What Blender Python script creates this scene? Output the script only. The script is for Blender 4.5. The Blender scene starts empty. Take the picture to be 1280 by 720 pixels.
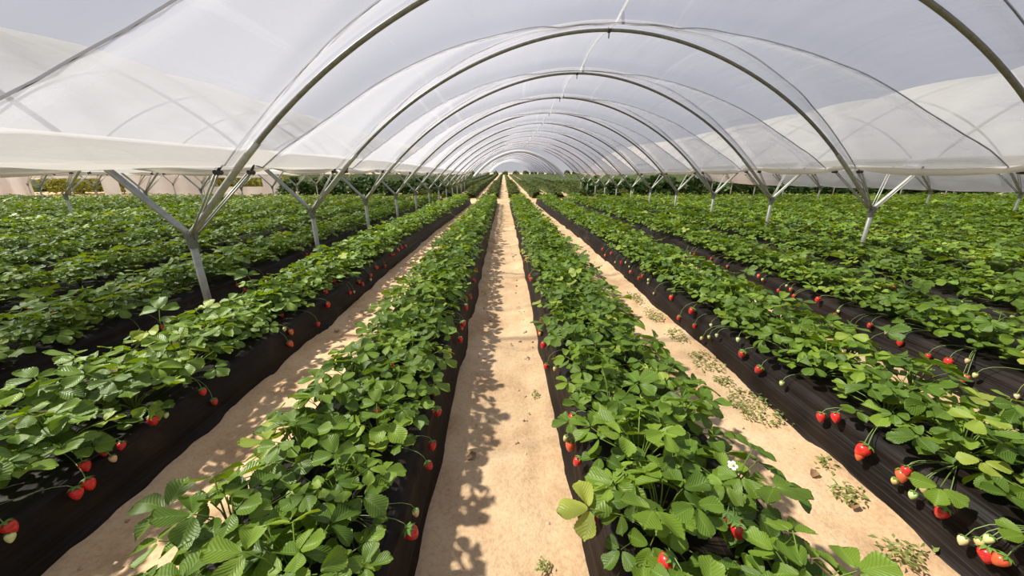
import bpy, math, random
import numpy as np
from mathutils import Vector, Matrix, Euler

# ------------------------------------------------------------------ camera, sky, sun, exposure
SC = bpy.context.scene
COL = SC.collection
F_PX, PITCH, YAW, CAM_H, CAM_X = 454.29, 0.3116, 0.0219, 1.2, 0.0145
cam_d = bpy.data.cameras.new('camera')
cam_d.sensor_width = 36.0
cam_d.lens = 36.0 * F_PX / 1280.0
cam_d.clip_start = 0.02
cam_d.clip_end = 600
cam = bpy.data.objects.new('camera', cam_d)
COL.objects.link(cam)
cam.location = (CAM_X, 0, CAM_H)
cam.rotation_euler = (math.pi/2 - PITCH, 0, -YAW)
SC.camera = cam

TO_SUN = Vector((-0.63, 0.10, 0.77)).normalized()
world = bpy.data.worlds.new('sky_world'); SC.world = world
world.use_nodes = True
wn = world.node_tree.nodes; wl = world.node_tree.links
bg = wn['Background']
# thin high haze: an even pale sky, a little bluer towards the zenith
tcw = wn.new('ShaderNodeTexCoord'); sxw = wn.new('ShaderNodeSeparateXYZ')
rw = wn.new('ShaderNodeValToRGB')
rw.color_ramp.elements[0].position = 0.0; rw.color_ramp.elements[0].color = (0.70, 0.70, 0.74, 1)
rw.color_ramp.elements[1].position = 0.85; rw.color_ramp.elements[1].color = (0.40, 0.48, 0.72, 1)
wl.new(tcw.outputs['Generated'], sxw.inputs[0]); wl.new(sxw.outputs[2], rw.inputs[0]); wl.new(rw.outputs[0], bg.inputs[0])
bg.inputs[1].default_value = 0.63

sun_d = bpy.data.lights.new('sun', 'SUN')
sun_d.energy = 7.0
sun_d.angle = math.radians(2.0)
sun_d.color = (1.0, 0.955, 0.87)
sun = bpy.data.objects.new('sun', sun_d)
COL.objects.link(sun)
sun.rotation_euler = TO_SUN.to_track_quat('Z', 'Y').to_euler()

SC.view_settings.view_transform = 'Standard'
SC.view_settings.look = 'None'
SC.view_settings.gamma = 1.0
SC.view_settings.use_curve_mapping = False
SC.view_settings.exposure = 0.13
SC.cycles.transparent_max_bounces = 32
SC.cycles.max_bounces = 10

# ------------------------------------------------------------------ measures of the place (metres)
P = 1.1443          # bed pitch
W = 0.51            # width of the bare sand path
ZV = 0.75           # height where posts fork
YA, S = 2.7108, 1.7737   # first hoop in view, hoop spacing
NK = 12             # hoops 0..11 in the near block
Y_END = 16.3        # end of the near beds
BED_H = 0.21
rng = np.random.default_rng(7)
random.seed(7)

def g(y):
    """ground height along the rows: level, a slight fall to the cross path, then a slow rise"""
    y = np.asarray(y, dtype=float)
    a = np.clip(y-6, 0, 11)*-0.0156
    b = np.clip(y-17.5, 0, 6)*0.020 + np.clip(y-23.5, 0, 90)*0.0022
    return a+b

def yk(k): return YA + k*S

# ------------------------------------------------------------------ helpers
def tag(o, label=None, cat=None, group=None, kind=None):
    if label: o['label'] = label
    if cat: o['category'] = cat
    if group: o['group'] = group
    if kind: o['kind'] = kind
    return o

def link(name, data, parent=None, loc=None):
    o = bpy.data.objects.new(name, data)
    COL.objects.link(o)
    if parent: o.parent = parent
    if loc is not None: o.location = loc
    return o

def empty(name, loc=(0, 0, 0)):
    o = link(name, None, None, loc); o.empty_display_size = 0.1
    return o

def mesh(name, v, f, mat=None, smooth=False, attrs=None):
    m = bpy.data.meshes.new(name)
    v = np.asarray(v, dtype=np.float32)
    if isinstance(f, np.ndarray):
        n = f.shape[1]
        m.vertices.add(len(v)); m.vertices.foreach_set('co', v.ravel())
        m.loops.add(f.size); m.loops.foreach_set('vertex_index', f.astype(np.int32).ravel())
        m.polygons.add(len(f))
        m.polygons.foreach_set('loop_start', np.arange(0, f.size, n, dtype=np.int32))
        m.polygons.foreach_set('loop_total', np.full(len(f), n, dtype=np.int32))
        m.update(calc_edges=True)
    else:
        m.from_pydata([tuple(map(float, p)) for p in v], [], f)
    if attrs:
        for k, a in attrs.items():
            a = np.asarray(a, dtype=np.float32)
            if a.ndim == 1:
                at = m.attributes.new(k, 'FLOAT', 'POINT'); at.data.foreach_set('value', a)
            else:
                at = m.attributes.new(k, 'FLOAT_VECTOR', 'POINT'); at.data.foreach_set('vector', a.ravel())
    if smooth: m.polygons.foreach_set('use_smooth', np.ones(len(m.polygons), dtype=bool))
    if mat: m.materials.append(mat)
    m.validate()
    return m

def grid_faces(nr, nc, closed=False):
    """quads of a grid of nr rows and nc columns"""
    r = np.arange(nr-1)[:, None]; c = np.arange(nc if closed else nc-1)[None, :]
    c2 = (c+1) % nc
    return np.stack([r*nc+c, r*nc+c2, (r+1)*nc+c2, (r+1)*nc+c], -1).reshape(-1, 4)

def tube(pts, rad, sides=8, caps=True):
    pts = np.asarray(pts, float); n = len(pts)
    rad = np.broadcast_to(np.asarray(rad, float), (n,))
    tan = np.gradient(pts, axis=0); tan /= np.linalg.norm(tan, axis=1)[:, None]+1e-12
    ref = np.array([0, 0, 1.0]) if abs(tan[0][2]) < 0.9 else np.array([0, 1.0, 0])
    v = []
    a0 = None
    for i in range(n):
        t = tan[i]
        u = ref - t*np.dot(ref, t)
        if np.linalg.norm(u) < 1e-4: u = a0
        u = u/np.linalg.norm(u); a0 = u; ref = u
        w = np.cross(t, u)
        for s in range(sides):
            an = 2*math.pi*s/sides
            v.append(pts[i]+rad[i]*(math.cos(an)*u+math.sin(an)*w))
    f = [list(map(int, q)) for q in grid_faces(n, sides, True)]
    if caps:
        f.append(list(range(sides))[::-1]); f.append(list(range((n-1)*sides, n*sides)))
    return v, f

def merge(*parts):
    V, Fc = [], []
    for v, f in parts:
        o = len(V); V.extend([tuple(p) for p in v]); Fc.extend([[int(i)+o for i in q] for q in f])
    return V, Fc

def hash2(ix, iy, seed):
    n = (ix.astype(np.int64)*374761393 + iy.astype(np.int64)*668265263 + seed*974634777) & 0x7fffffff
    n = ((n ^ (n >> 13))*1274126177) & 0x7fffffff
    return ((n ^ (n >> 16)) & 0xffff)/65535.0

def noise2(x, y, seed=0):
    x = np.asarray(x, float); y = np.asarray(y, float)
    ix = np.floor(x); iy = np.floor(y); fx = x-ix; fy = y-iy
    fx = fx*fx*(3-2*fx); fy = fy*fy*(3-2*fy)
    a = hash2(ix, iy, seed); b = hash2(ix+1, iy, seed); c = hash2(ix, iy+1, seed); d = hash2(ix+1, iy+1, seed)
    return (a*(1-fx)+b*fx)*(1-fy)+(c*(1-fx)+d*fx)*fy*1.0

ONES = 'zeroth first second third fourth fifth sixth seventh eighth ninth tenth eleventh twelfth thirteenth fourteenth fifteenth sixteenth seventeenth eighteenth nineteenth'.split()
TENS = {20: 'twenty', 30: 'thirty', 40: 'forty', 50: 'fifty', 60: 'sixty', 70: 'seventy', 80: 'eighty', 90: 'ninety'}
def ordinal(n):
    if n < 20: return ONES[n]
    t, o = n//10*10, n % 10
    return TENS[t][:-1]+'ieth' if o == 0 else TENS[t]+'-'+ONES[o]

# ------------------------------------------------------------------ materials
def new_mat(name):
    m = bpy.data.materials.new(name); m.use_nodes = True
    nt = m.node_tree; nt.nodes.clear()
    out = nt.nodes.new('ShaderNodeOutputMaterial')
    return m, nt, nt.nodes, nt.links, out

def ramp(nodes, stops, interp='LINEAR'):
    r = nodes.new('ShaderNodeValToRGB'); cr = r.color_ramp; cr.interpolation = interp
    while len(cr.elements) < len(stops): cr.elements.new(0.5)
    for e, (p, c) in zip(cr.elements, stops): e.position = p; e.color = (*c, 1)
    return r

def simple_mat(name, color, rough=0.6, metal=0.0, noise=None, bump=0.0, scale=20.0):
    m, nt, N, L, out = new_mat(name)
    b = N.new('ShaderNodeBsdfPrincipled'); L.new(b.outputs[0], out.inputs[0])
    b.inputs['Base Color'].default_value = (*color, 1); b.inputs['Roughness'].default_value = rough; b.inputs['Metallic'].default_value = metal
    if noise:
        tc = N.new('ShaderNodeTexCoord'); tx = N.new('ShaderNodeTexNoise'); tx.inputs['Scale'].default_value = scale; tx.inputs['Detail'].default_value = 4
        L.new(tc.outputs['Object'], tx.inputs['Vector'])
        r = ramp(N, [(0.3, color), (0.7, noise)]); L.new(tx.outputs[0], r.inputs[0]); L.new(r.outputs[0], b.inputs['Base Color'])
        if bump:
            bp = N.new('ShaderNodeBump'); bp.inputs['Strength'].default_value = bump; bp.inputs['Distance'].default_value = 0.01
            L.new(tx.outputs[0], bp.inputs['Height']); L.new(bp.outputs[0], b.inputs['Normal'])
    return m

def leaf_mat(name, stops, attr=None, veins=True, trans=0.27, rough=0.42):
    m, nt, N, L, out = new_mat(name)
    if attr:
        a = N.new('ShaderNodeAttribute'); a.attribute_name = attr; src = a.outputs['Fac']
    else:
        a = N.new('ShaderNodeObjectInfo'); src = a.outputs['Random']
    r = ramp(N, stops); L.new(src, r.inputs[0])
    b = N.new('ShaderNodeBsdfPrincipled'); b.inputs['Roughness'].default_value = rough
    b.inputs['Specular IOR Level'].default_value = 0.35
    t = N.new('ShaderNodeBsdfTranslucent')
    mx = N.new('ShaderNodeMixShader'); mx.inputs[0].default_value = trans
    col = r.outputs[0]
    if veins:
        uv = N.new('ShaderNodeAttribute'); uv.attribute_name = 'luv'
        sx = N.new('ShaderNodeSeparateXYZ'); L.new(uv.outputs['Vector'], sx.inputs[0])
        ab = N.new('ShaderNodeMath'); ab.operation = 'ABSOLUTE'; L.new(sx.outputs[0], ab.inputs[0])
        m1 = N.new('ShaderNodeMath'); m1.operation = 'MULTIPLY_ADD'; L.new(ab.outputs[0], m1.inputs[0]); m1.inputs[1].default_value = -0.42; L.new(sx.outputs[1], m1.inputs[2])
        m2 = N.new('ShaderNodeMath'); m2.operation = 'MULTIPLY'; L.new(m1.outputs[0], m2.inputs[0]); m2.inputs[1].default_value = 50.0
        sn = N.new('ShaderNodeMath'); sn.operation = 'SINE'; L.new(m2.outputs[0], sn.inputs[0])
        bp = N.new('ShaderNodeBump'); bp.inputs['Strength'].default_value = 0.25; bp.inputs['Distance'].default_value = 0.002
        L.new(sn.outputs[0], bp.inputs['Height']); L.new(bp.outputs[0], b.inputs['Normal'])
        mr = N.new('ShaderNodeMapRange'); mr.inputs[1].default_value = -1.0; mr.inputs[2].default_value = -0.6; mr.inputs[3].default_value = 0.22; mr.inputs[4].default_value = 0.0
        L.new(sn.outputs[0], mr.inputs[0])
        mid = N.new('ShaderNodeMapRange'); mid.inputs[1].default_value = 0.0; mid.inputs[2].default_value = 0.1; mid.inputs[3].default_value = 0.35; mid.inputs[4].default_value = 0.0
        L.new(ab.outputs[0], mid.inputs[0])
        mxx = N.new('ShaderNodeMath'); mxx.operation = 'MAXIMUM'; L.new(mr.outputs[0], mxx.inputs[0]); L.new(mid.outputs[0], mxx.inputs[1])
        mc = N.new('ShaderNodeMix'); mc.data_type = 'RGBA'
        L.new(mxx.outputs[0], mc.inputs[0]); L.new(r.outputs[0], mc.inputs[6]); mc.inputs[7].default_value = (0.30, 0.42, 0.10, 1)
        col = mc.outputs[2]
    L.new(col, b.inputs['Base Color'])
    hs = N.new('ShaderNodeHueSaturation'); hs.inputs['Hue'].default_value = 0.48; hs.inputs['Saturation'].default_value = 1.1; hs.inputs['Value'].default_value = 1.6
    L.new(col, hs.inputs['Color']); L.new(hs.outputs[0], t.inputs[0])
    L.new(b.outputs[0], mx.inputs[1]); L.new(t.outputs[0], mx.inputs[2]); L.new(mx.outputs[0], out.inputs[0])
    return m

def film_mat(name, haze=0.25, tint=(0.80, 0.80, 0.80), streak=0.15, power=1.0, refl=0.35):
    """thin polythene: part of the light goes straight through, the rest is scattered; a slanting ray meets more film"""
    m, nt, N, L, out = new_mat(name)
    at = N.new('ShaderNodeAttribute'); at.attribute_name = 'suv'
    mp = N.new('ShaderNodeMapping'); mp.inputs['Scale'].default_value = (9.0, 0.9, 1); L.new(at.outputs['Vector'], mp.inputs[0])
    nz = N.new('ShaderNodeTexNoise'); nz.inputs['Scale'].default_value = 1.0; nz.inputs['Detail'].default_value = 5; nz.inputs['Roughness'].default_value = 0.6
    L.new(mp.outputs[0], nz.inputs['Vector'])
    mp2 = N.new('ShaderNodeMapping'); mp2.inputs['Scale'].default_value = (9.0, 0.22, 1); L.new(at.outputs['Vector'], mp2.inputs[0])
    nz2 = N.new('ShaderNodeTexNoise'); nz2.inputs['Scale'].default_value = 1.0; nz2.inputs['Detail'].default_value = 0.5
    L.new(mp2.outputs[0], nz2.inputs['Vector'])
    # creased (doubled) film: thin bright streaks along the tunnel
    st = N.new('ShaderNodeMapRange'); st.inputs[1].default_value = 0.66; st.inputs[2].default_value = 0.78; st.inputs[3].default_value = 0.0; st.inputs[4].default_value = streak
    L.new(nz2.outputs[0], st.inputs[0])
    bp = N.new('ShaderNodeBump'); bp.inputs['Strength'].default_value = 0.35; bp.inputs['Distance'].default_value = 0.03; L.new(nz.outputs[0], bp.inputs['Height'])
    # slant path length: 1/|cos|
    ge = N.new('ShaderNodeNewGeometry')
    dt = N.new('ShaderNodeVectorMath'); dt.operation = 'DOT_PRODUCT'; L.new(ge.outputs['Incoming'], dt.inputs[0]); L.new(ge.outputs['Normal'], dt.inputs[1])
    ab = N.new('ShaderNodeMath'); ab.operation = 'ABSOLUTE'; L.new(dt.outputs['Value'], ab.inputs[0])
    mxm = N.new('ShaderNodeMath'); mxm.operation = 'MAXIMUM'; L.new(ab.outputs[0], mxm.inputs[0]); mxm.inputs[1].default_value = 0.12
    inv = N.new('ShaderNodeMath'); inv.operation = 'DIVIDE'; inv.inputs[0].default_value = power; L.new(mxm.outputs[0], inv.inputs[1])
    ad = N.new('ShaderNodeMath'); ad.operation = 'ADD'; L.new(st.outputs[0], ad.inputs[0]); ad.inputs[1].default_value = haze
    cl = N.new('ShaderNodeMath'); cl.operation = 'SUBTRACT'; cl.inputs[0].default_value = 1.0; L.new(ad.outputs[0], cl.inputs[1])
    pw = N.new('ShaderNodeMath'); pw.operation = 'POWER'; L.new(cl.outputs[0], pw.inputs[0]); L.new(inv.outputs[0], pw.inputs[1])   # share that goes straight through
    tr = N.new('ShaderNodeBsdfTransparent'); tr.inputs[0].default_value = (0.97, 0.975, 0.98, 1)
    tl = N.new('ShaderNodeBsdfTranslucent'); tl.inputs[0].default_value = (*tint, 1); L.new(bp.outputs[0], tl.inputs['Normal'])
    df = N.new('ShaderNodeBsdfDiffuse'); df.inputs[0].default_value = (*tint, 1); L.new(bp.outputs[0], df.inputs['Normal'])
    m1 = N.new('ShaderNodeMixShader'); m1.inputs[0].default_value = refl; L.new(tl.outputs[0], m1.inputs[1]); L.new(df.outputs[0], m1.inputs[2])
    m2 = N.new('ShaderNodeMixShader'); L.new(pw.outputs[0], m2.inputs[0]); L.new(m1.outputs[0], m2.inputs[1]); L.new(tr.outputs[0], m2.inputs[2])
    L.new(m2.outputs[0], out.inputs[0])
    return m

def sand_mat():
    m, nt, N, L, out = new_mat('sand')
    tc = N.new('ShaderNodeTexCoord')
    n1 = N.new('ShaderNodeTexNoise'); n1.inputs['Scale'].default_value = 3.0; n1.inputs['Detail'].default_value = 8; n1.inputs['Roughness'].default_value = 0.65
    n2 = N.new('ShaderNodeTexNoise'); n2.inputs['Scale'].default_value = 60.0; n2.inputs['Detail'].default_value = 6; n2.inputs['Roughness'].default_value = 0.7
    L.new(tc.outputs['Object'], n1.inputs['Vector']); L.new(tc.outputs['Object'], n2.inputs['Vector'])
    r1 = ramp(N, [(0.28, (0.46, 0.275, 0.145)), (0.5, (0.65, 0.445, 0.255)), (0.75, (0.74, 0.54, 0.335))]); L.new(n1.outputs[0], r1.inputs[0])
    r2 = ramp(N, [(0.3, (0.72, 0.70, 0.68)), (0.55, (1, 1, 1))]); L.new(n2.outputs[0], r2.inputs[0])
    mx = N.new('ShaderNodeMix'); mx.data_type = 'RGBA'; mx.blend_type = 'MULTIPLY'; mx.inputs[0].default_value = 0.8
    L.new(r1.outputs[0], mx.inputs[6]); L.new(r2.outputs[0], mx.inputs[7])
    b = N.new('ShaderNodeBsdfPrincipled'); b.inputs['Roughness'].default_value = 0.95; b.inputs['Specular IOR Level'].default_value = 0.1
    L.new(mx.outputs[2], b.inputs['Base Color'])
    bp = N.new('ShaderNodeBump'); bp.inputs['Strength'].default_value = 0.6; bp.inputs['Distance'].default_value = 0.012
    L.new(n2.outputs[0], bp.inputs['Height']); L.new(bp.outputs[0], b.inputs['Normal'])
    L.new(b.outputs[0], out.inputs[0])
    return m

def plastic_mat():
    m, nt, N, L, out = new_mat('black_mulch_plastic')
    tc = N.new('ShaderNodeTexCoord')
    mp = N.new('ShaderNodeMapping'); mp.inputs['Scale'].default_value = (45, 1.6, 45); L.new(tc.outputs['Object'], mp.inputs[0])
    n1 = N.new('ShaderNodeTexNoise'); n1.inputs['Scale'].default_value = 1.0; n1.inputs['Detail'].default_value = 4; L.new(mp.outputs[0], n1.inputs['Vector'])
    n2 = N.new('ShaderNodeTexNoise'); n2.inputs['Scale'].default_value = 5.0; n2.inputs['Detail'].default_value = 6; L.new(tc.outputs['Object'], n2.inputs['Vector'])
    r = ramp(N, [(0.35, (0.007, 0.005, 0.004)), (0.62, (0.017, 0.011, 0.008)), (0.85, (0.055, 0.036, 0.024))]); L.new(n2.outputs[0], r.inputs[0])   # dusty patches
    b = N.new('ShaderNodeBsdfPrincipled'); b.inputs['Roughness'].default_value = 0.55; b.inputs['Specular IOR Level'].default_value = 0.20
    L.new(r.outputs[0], b.inputs['Base Color'])
    bp = N.new('ShaderNodeBump'); bp.inputs['Strength'].default_value = 0.9; bp.inputs['Distance'].default_value = 0.012
    L.new(n1.outputs[0], bp.inputs['Height']); L.new(bp.outputs[0], b.inputs['Normal'])
    L.new(b.outputs[0], out.inputs[0])
    return m

def berry_mat():
    """colour from the object's own colour (ripe red to unripe cream), pale seeds"""
    m, nt, N, L, out = new_mat('strawberry_skin')
    oi = N.new('ShaderNodeObjectInfo'); tc = N.new('ShaderNodeTexCoord')
    vo = N.new('ShaderNodeTexVoronoi'); vo.inputs['Scale'].default_value = 190.0; L.new(tc.outputs['Object'], vo.inputs['Vector'])
    mr = N.new('ShaderNodeMapRange'); mr.inputs[1].default_value = 0.12; mr.inputs[2].default_value = 0.22; mr.inputs[3].default_value = 0.55; mr.inputs[4].default_value = 0.0
    L.new(vo.outputs['Distance'], mr.inputs[0])
    mc = N.new('ShaderNodeMix'); mc.data_type = 'RGBA'; L.new(mr.outputs[0], mc.inputs[0]); L.new(oi.outputs['Color'], mc.inputs[6]); mc.inputs[7].default_value = (0.75, 0.45, 0.10, 1)
    b = N.new('ShaderNodeBsdfPrincipled'); b.inputs['Roughness'].default_value = 0.28; b.inputs['Subsurface Weight'].default_value = 0.0
    L.new(mc.outputs[2], b.inputs['Base Color']); L.new(b.outputs[0], out.inputs[0])
    return m

M = {}
M['sand'] = sand_mat()
M['plastic'] = plastic_mat()
GREENS = [(0.0, (0.062, 0.120, 0.010)), (0.35, (0.100, 0.175, 0.015)), (0.7, (0.145, 0.235, 0.020)), (0.95, (0.20, 0.30, 0.028)), (1.0, (0.34, 0.38, 0.06))]
M['leaf'] = leaf_mat('strawberry_leaf', GREENS)
M['leaf_far'] = leaf_mat('strawberry_leaf_mass', GREENS, attr='tint', veins=False, rough=0.52)
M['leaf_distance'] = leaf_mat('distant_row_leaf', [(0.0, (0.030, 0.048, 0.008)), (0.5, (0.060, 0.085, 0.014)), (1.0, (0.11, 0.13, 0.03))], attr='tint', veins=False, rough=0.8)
M['weed'] = leaf_mat('weed_leaf', [(0.0, (0.16, 0.20, 0.05)), (0.6, (0.22, 0.28, 0.07)), (1.0, (0.34, 0.32, 0.12))], attr='tint', veins=False, rough=0.6)
M['bush'] = leaf_mat('bush_leaf', [(0.0, (0.020, 0.050, 0.012)), (0.6, (0.045, 0.095, 0.02)), (1.0, (0.09, 0.15, 0.03))], attr='tint', veins=False, rough=0.6)
M['olive'] = leaf_mat('olive_hedge_leaf', [(0.0, (0.14, 0.15, 0.02)), (0.6, (0.24, 0.25, 0.04)), (1.0, (0.36, 0.36, 0.08))], attr='tint', veins=False, rough=0.7)
M['stem'] = simple_mat('fruit_stem', (0.20, 0.28, 0.08), 0.5)
M['calyx'] = simple_mat('calyx_green', (0.13, 0.24, 0.04), 0.5)
M['berry'] = berry_mat()
M['petal'] = simple_mat('white_petal', (0.85, 0.85, 0.80), 0.5)
M['pollen'] = simple_mat('yellow_flower_centre', (0.70, 0.50, 0.05), 0.6)
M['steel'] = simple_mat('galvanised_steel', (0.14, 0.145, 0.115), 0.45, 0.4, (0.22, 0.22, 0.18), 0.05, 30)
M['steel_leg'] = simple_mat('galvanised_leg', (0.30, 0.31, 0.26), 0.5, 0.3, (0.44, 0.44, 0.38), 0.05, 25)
M['iron'] = simple_mat('dark_iron_hook', (0.06, 0.055, 0.05), 0.6, 0.5)
M['rope'] = simple_mat('grey_rope', (0.14, 0.14, 0.15), 0.8)

M['film'] = film_mat('polythene_film', 0.17, (0.57, 0.565, 0.61), 0.10)
M['film_hazy'] = film_mat('polythene_film_hazy', 0.36, (0.72, 0.71, 0.72), 0.08)  # extra haze put into the film to veil the neighbouring tunnels' hoops
M['film_whitening'] = film_mat('polythene_film_whitening', 0.12, (0.66, 0.65, 0.66), 0.12)
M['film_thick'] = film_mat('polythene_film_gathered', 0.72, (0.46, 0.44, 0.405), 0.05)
M['film_roll'] = film_mat('polythene_film_rolled', 0.85, (0.80, 0.75, 0.66), 0.02, refl=0.4)
M['film_white'] = film_mat('white_plastic_sheet', 0.88, (0.82, 0.81, 0.80), 0.02, refl=0.6)
M['tape'] = film_mat('white_tape', 0.8, (0.85, 0.85, 0.85), 0.0)
M['dry'] = simple_mat('dry_leaf_brown', (0.16, 0.08, 0.035), 0.8, 0, (0.28, 0.16, 0.07), 0.2, 30)
M['clod'] = simple_mat('sand_clod', (0.46, 0.33, 0.20), 0.95, 0, (0.60, 0.45, 0.29), 0.3, 40)
M['trunk'] = simple_mat('bark', (0.12, 0.08, 0.05), 0.9)

# ------------------------------------------------------------------ the ground (structure)
def make_ground():
    xs = np.concatenate([np.array([-140, -90, -60, -45]), np.arange(-38, -2.0, 2*P/4), np.arange(-2.0, 2.0, 0.028), np.arange(2.0, 38, 2*P/4), np.array([45, 60, 90, 140])])
    ys = np.concatenate([np.array([-8, -5, -3, -1.5]), np.arange(-0.6, 5.0, 0.035), np.arange(5.0, 10, 0.09), np.arange(10, 30, 0.4), np.arange(30, 130, 4.0), np.array([160, 220])])
    X, Y = np.meshgrid(xs, ys)
    Z = g(Y)
    amp = np.clip(1-(np.abs(X)-1.7)/0.3, 0, 1)*np.clip((12-Y)/4, 0, 1)
    Z = Z + amp*((noise2(X*3.2, Y*2.6, 1)-0.5)*0.030 + (noise2(X*9, Y*8, 2)-0.5)*0.014 + (noise2(X*24, Y*22, 3)-0.5)*0.009)
    # the soil heaps slightly against the bed foot
    dpath = np.abs(((X/P+0.5) % 1.0)-0.5)*P
    Z = Z + amp*0.018*np.clip((dpath-0.15)/0.10, 0, 1)
    v = np.stack([X, Y, Z], -1).reshape(-1, 3)
    o = link('ground', mesh('ground', v, grid_faces(len(ys), len(xs)), M['sand'], True))
    tag(o, 'pale sandy soil with bare walking paths between the beds', None, None, 'structure')
make_ground()

# ------------------------------------------------------------------ raised beds under black plastic
BOT, TOP = (P-W)/2, 0.255
def bed_xprof(fine):
    side = [(-BOT-0.012, -0.05), (-BOT, 0.0), (-BOT+0.006, 0.012)]
    n = 9 if fine else 3
    for i in range(1, n):
        t = i/n
        side.append((-BOT+0.006+(BOT-TOP-0.006)*t, 0.012+(BED_H-0.035)*t))
    side += [(-TOP, BED_H-0.022), (-TOP+0.014, BED_H-0.006), (-TOP+0.04, BED_H)]
    top = [(-0.12, BED_H+0.006), (0, BED_H+0.008)]
    half = side+top
    return np.array(half+[(-x, z) for x, z in half[-2::-1]])

def make_bed(i, y0):
    """i: bed index, centre at (i+0.5)*P"""
    cx = (i+0.5)*P
    near = -3 <= i <= 2
    pr = bed_xprof(near)
    ys = np.concatenate([np.arange(y0, 7, 0.06), np.arange(7, Y_END, 0.3), [Y_END]]) if near else np.append(np.arange(y0 if abs(cx) < 15 else abs(cx)/1.55-6, Y_END, 1.2), Y_END)
    n = len(pr)
    X = np.tile(pr[:, 0], (len(ys), 1)); Z = np.tile(pr[:, 1], (len(ys), 1)); Y = np.tile(ys[:, None], (1, n))
    if near:
        sd = 100+i*7
        out = np.sign(X)*(np.abs(X) > 0.2)
        # long pleats running along the bed and soft bulges
        arc = Z*60
        wr = (noise2(arc*1.0+noise2(Y*0.9, Y*0+3, sd)*2.5, Y*0.8+sd, sd+1)-0.5)*0.020 + (noise2(Y*2.2, arc*0.15, sd+2)-0.5)*0.028
        wr *= np.clip(Z/0.04, 0, 1)
        X = X+out*wr
        Z = Z+np.where(Z > 0.1, (noise2(X*6+sd, Y*3, sd+3)-0.5)*0.018, 0)
        X = X+np.where(Z <= 0.02, out*(noise2(Y*4, Y*0, sd+4)-0.5)*0.025, 0)
    Z = Z+g(Y)
    f = grid_faces(len(ys), n)
    v = np.stack([X+cx, Y, Z], -1).reshape(-1, 3)
    f = [list(map(int, q)) for q in f]
    f.append(list(range(n))); f.append(list(range((len(ys)-1)*n, len(ys)*n))[::-1])
    o = link('raised_bed', mesh('raised_bed', v, f, M['plastic'], True))
    side, num = ('left', -i) if i < 0 else ('right', i+1)
    tag(o, 'black plastic covered raised bed, %s to the %s of the centre path' % (ordinal(num), side), 'raised bed', 'raised strawberry beds')
    return o
BEDS = list(range(-29, 29))
for i in BEDS: make_bed(i, -1.2)

# ------------------------------------------------------------------ tunnels: hoops, posts, film, ropes
PROF = np.array([(0, 2.62), (.5, 2.59), (.9, 2.505), (1.42, 2.30), (1.8, 2.12), (2.09, 1.94), (2.23, 1.86), (2.6, 1.60), (2.77, 1.42), (2.97, 1.23), (3.4329, .75)])
_c = np.polyfit(PROF[:, 0]**2, PROF[:, 1], 4, w=[3, 1, 1, 1, 1, 1, 1, 1, 1, 2, 6])
def hoop_z(dx): return np.polyval(_c, np.asarray(dx, float)**2)
def hoop_n(dx):
    """outward normal in the plane of the hoop"""
    e = 1e-3
    sl = (hoop_z(np.asarray(dx)+e)-hoop_z(np.asarray(dx)-e))/(2*e)
    n = np.stack([-sl, np.ones_like(sl)], -1)
    return n/np.linalg.norm(n, axis=-1)[..., None]
HALF = 3*P
def tun_c(j): return P+6*P*j

# one hoop, at the origin of its own tunnel axis
_dx = np.linspace(-HALF, HALF, 61)
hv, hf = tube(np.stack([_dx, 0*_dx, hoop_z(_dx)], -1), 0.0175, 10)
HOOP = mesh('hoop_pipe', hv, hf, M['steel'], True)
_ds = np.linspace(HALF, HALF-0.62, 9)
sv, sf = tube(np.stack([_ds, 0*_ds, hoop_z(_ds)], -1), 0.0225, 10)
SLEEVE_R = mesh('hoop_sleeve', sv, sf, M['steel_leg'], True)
sv2 = [(-p[0], p[1], p[2]) for p in sv]
SLEEVE_L = mesh('hoop_sleeve', sv2, [q[::-1] for q in sf], M['steel_leg'], True)
def box(x0, x1, y0, y1, z0, z1):
    v = [(x, y, z) for x in (x0, x1) for y in (y0, y1) for z in (z0, z1)]
    return v, [[0, 1, 3, 2], [4, 6, 7, 5], [0, 4, 5, 1], [2, 3, 7, 6], [0, 2, 6, 4], [1, 5, 7, 3]]
cz = float(hoop_z(0.0))
cv, cf = merge(tube([(-0.014, 0, cz), (0.014, 0, cz)], 0.026, 10), box(-0.005, 0.005, -0.004, 0.004, cz-0.075, cz-0.015))
CLIP = mesh('ridge_clip', cv, cf, M['iron'])

TUN_NAME = {0: 'the tunnel overhead', -1: 'the next tunnel on the left', 1: 'the next tunnel on the right', -2: 'the second tunnel to the left', 2: 'the second tunnel to the right', -3: 'the third tunnel to the left', 3: 'the third tunnel to the right'}
def make_hoop(j, k, y=None, label=None, group=None, clip=True):
    y = yk(k) if y is None else y
    t = empty('tunnel_hoop', (tun_c(j), y, float(g(y))))
    link('pipe', HOOP, t); link('sleeve', SLEEVE_L, t); link('sleeve', SLEEVE_R, t)
    if clip: link('ridge_clip', CLIP, t)
    if label is None:
        label = 'steel hoop nearest the camera in the tunnel overhead, arching above the picture' if k < 0 else 'galvanised steel hoop, %s in view along %s' % (ordinal(k+1), TUN_NAME[j])
    tag(t, label, 'hoop', group or 'steel tunnel hoops')
for j, ks in ((0, range(-1, NK)), (-1, range(0, NK)), (1, range(0, NK)), (-2, range(4, NK)), (2, range(4, NK)), (-3, range(7, NK)), (3, range(7, NK))):
    for k in ks: make_hoop(j, k)

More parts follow.
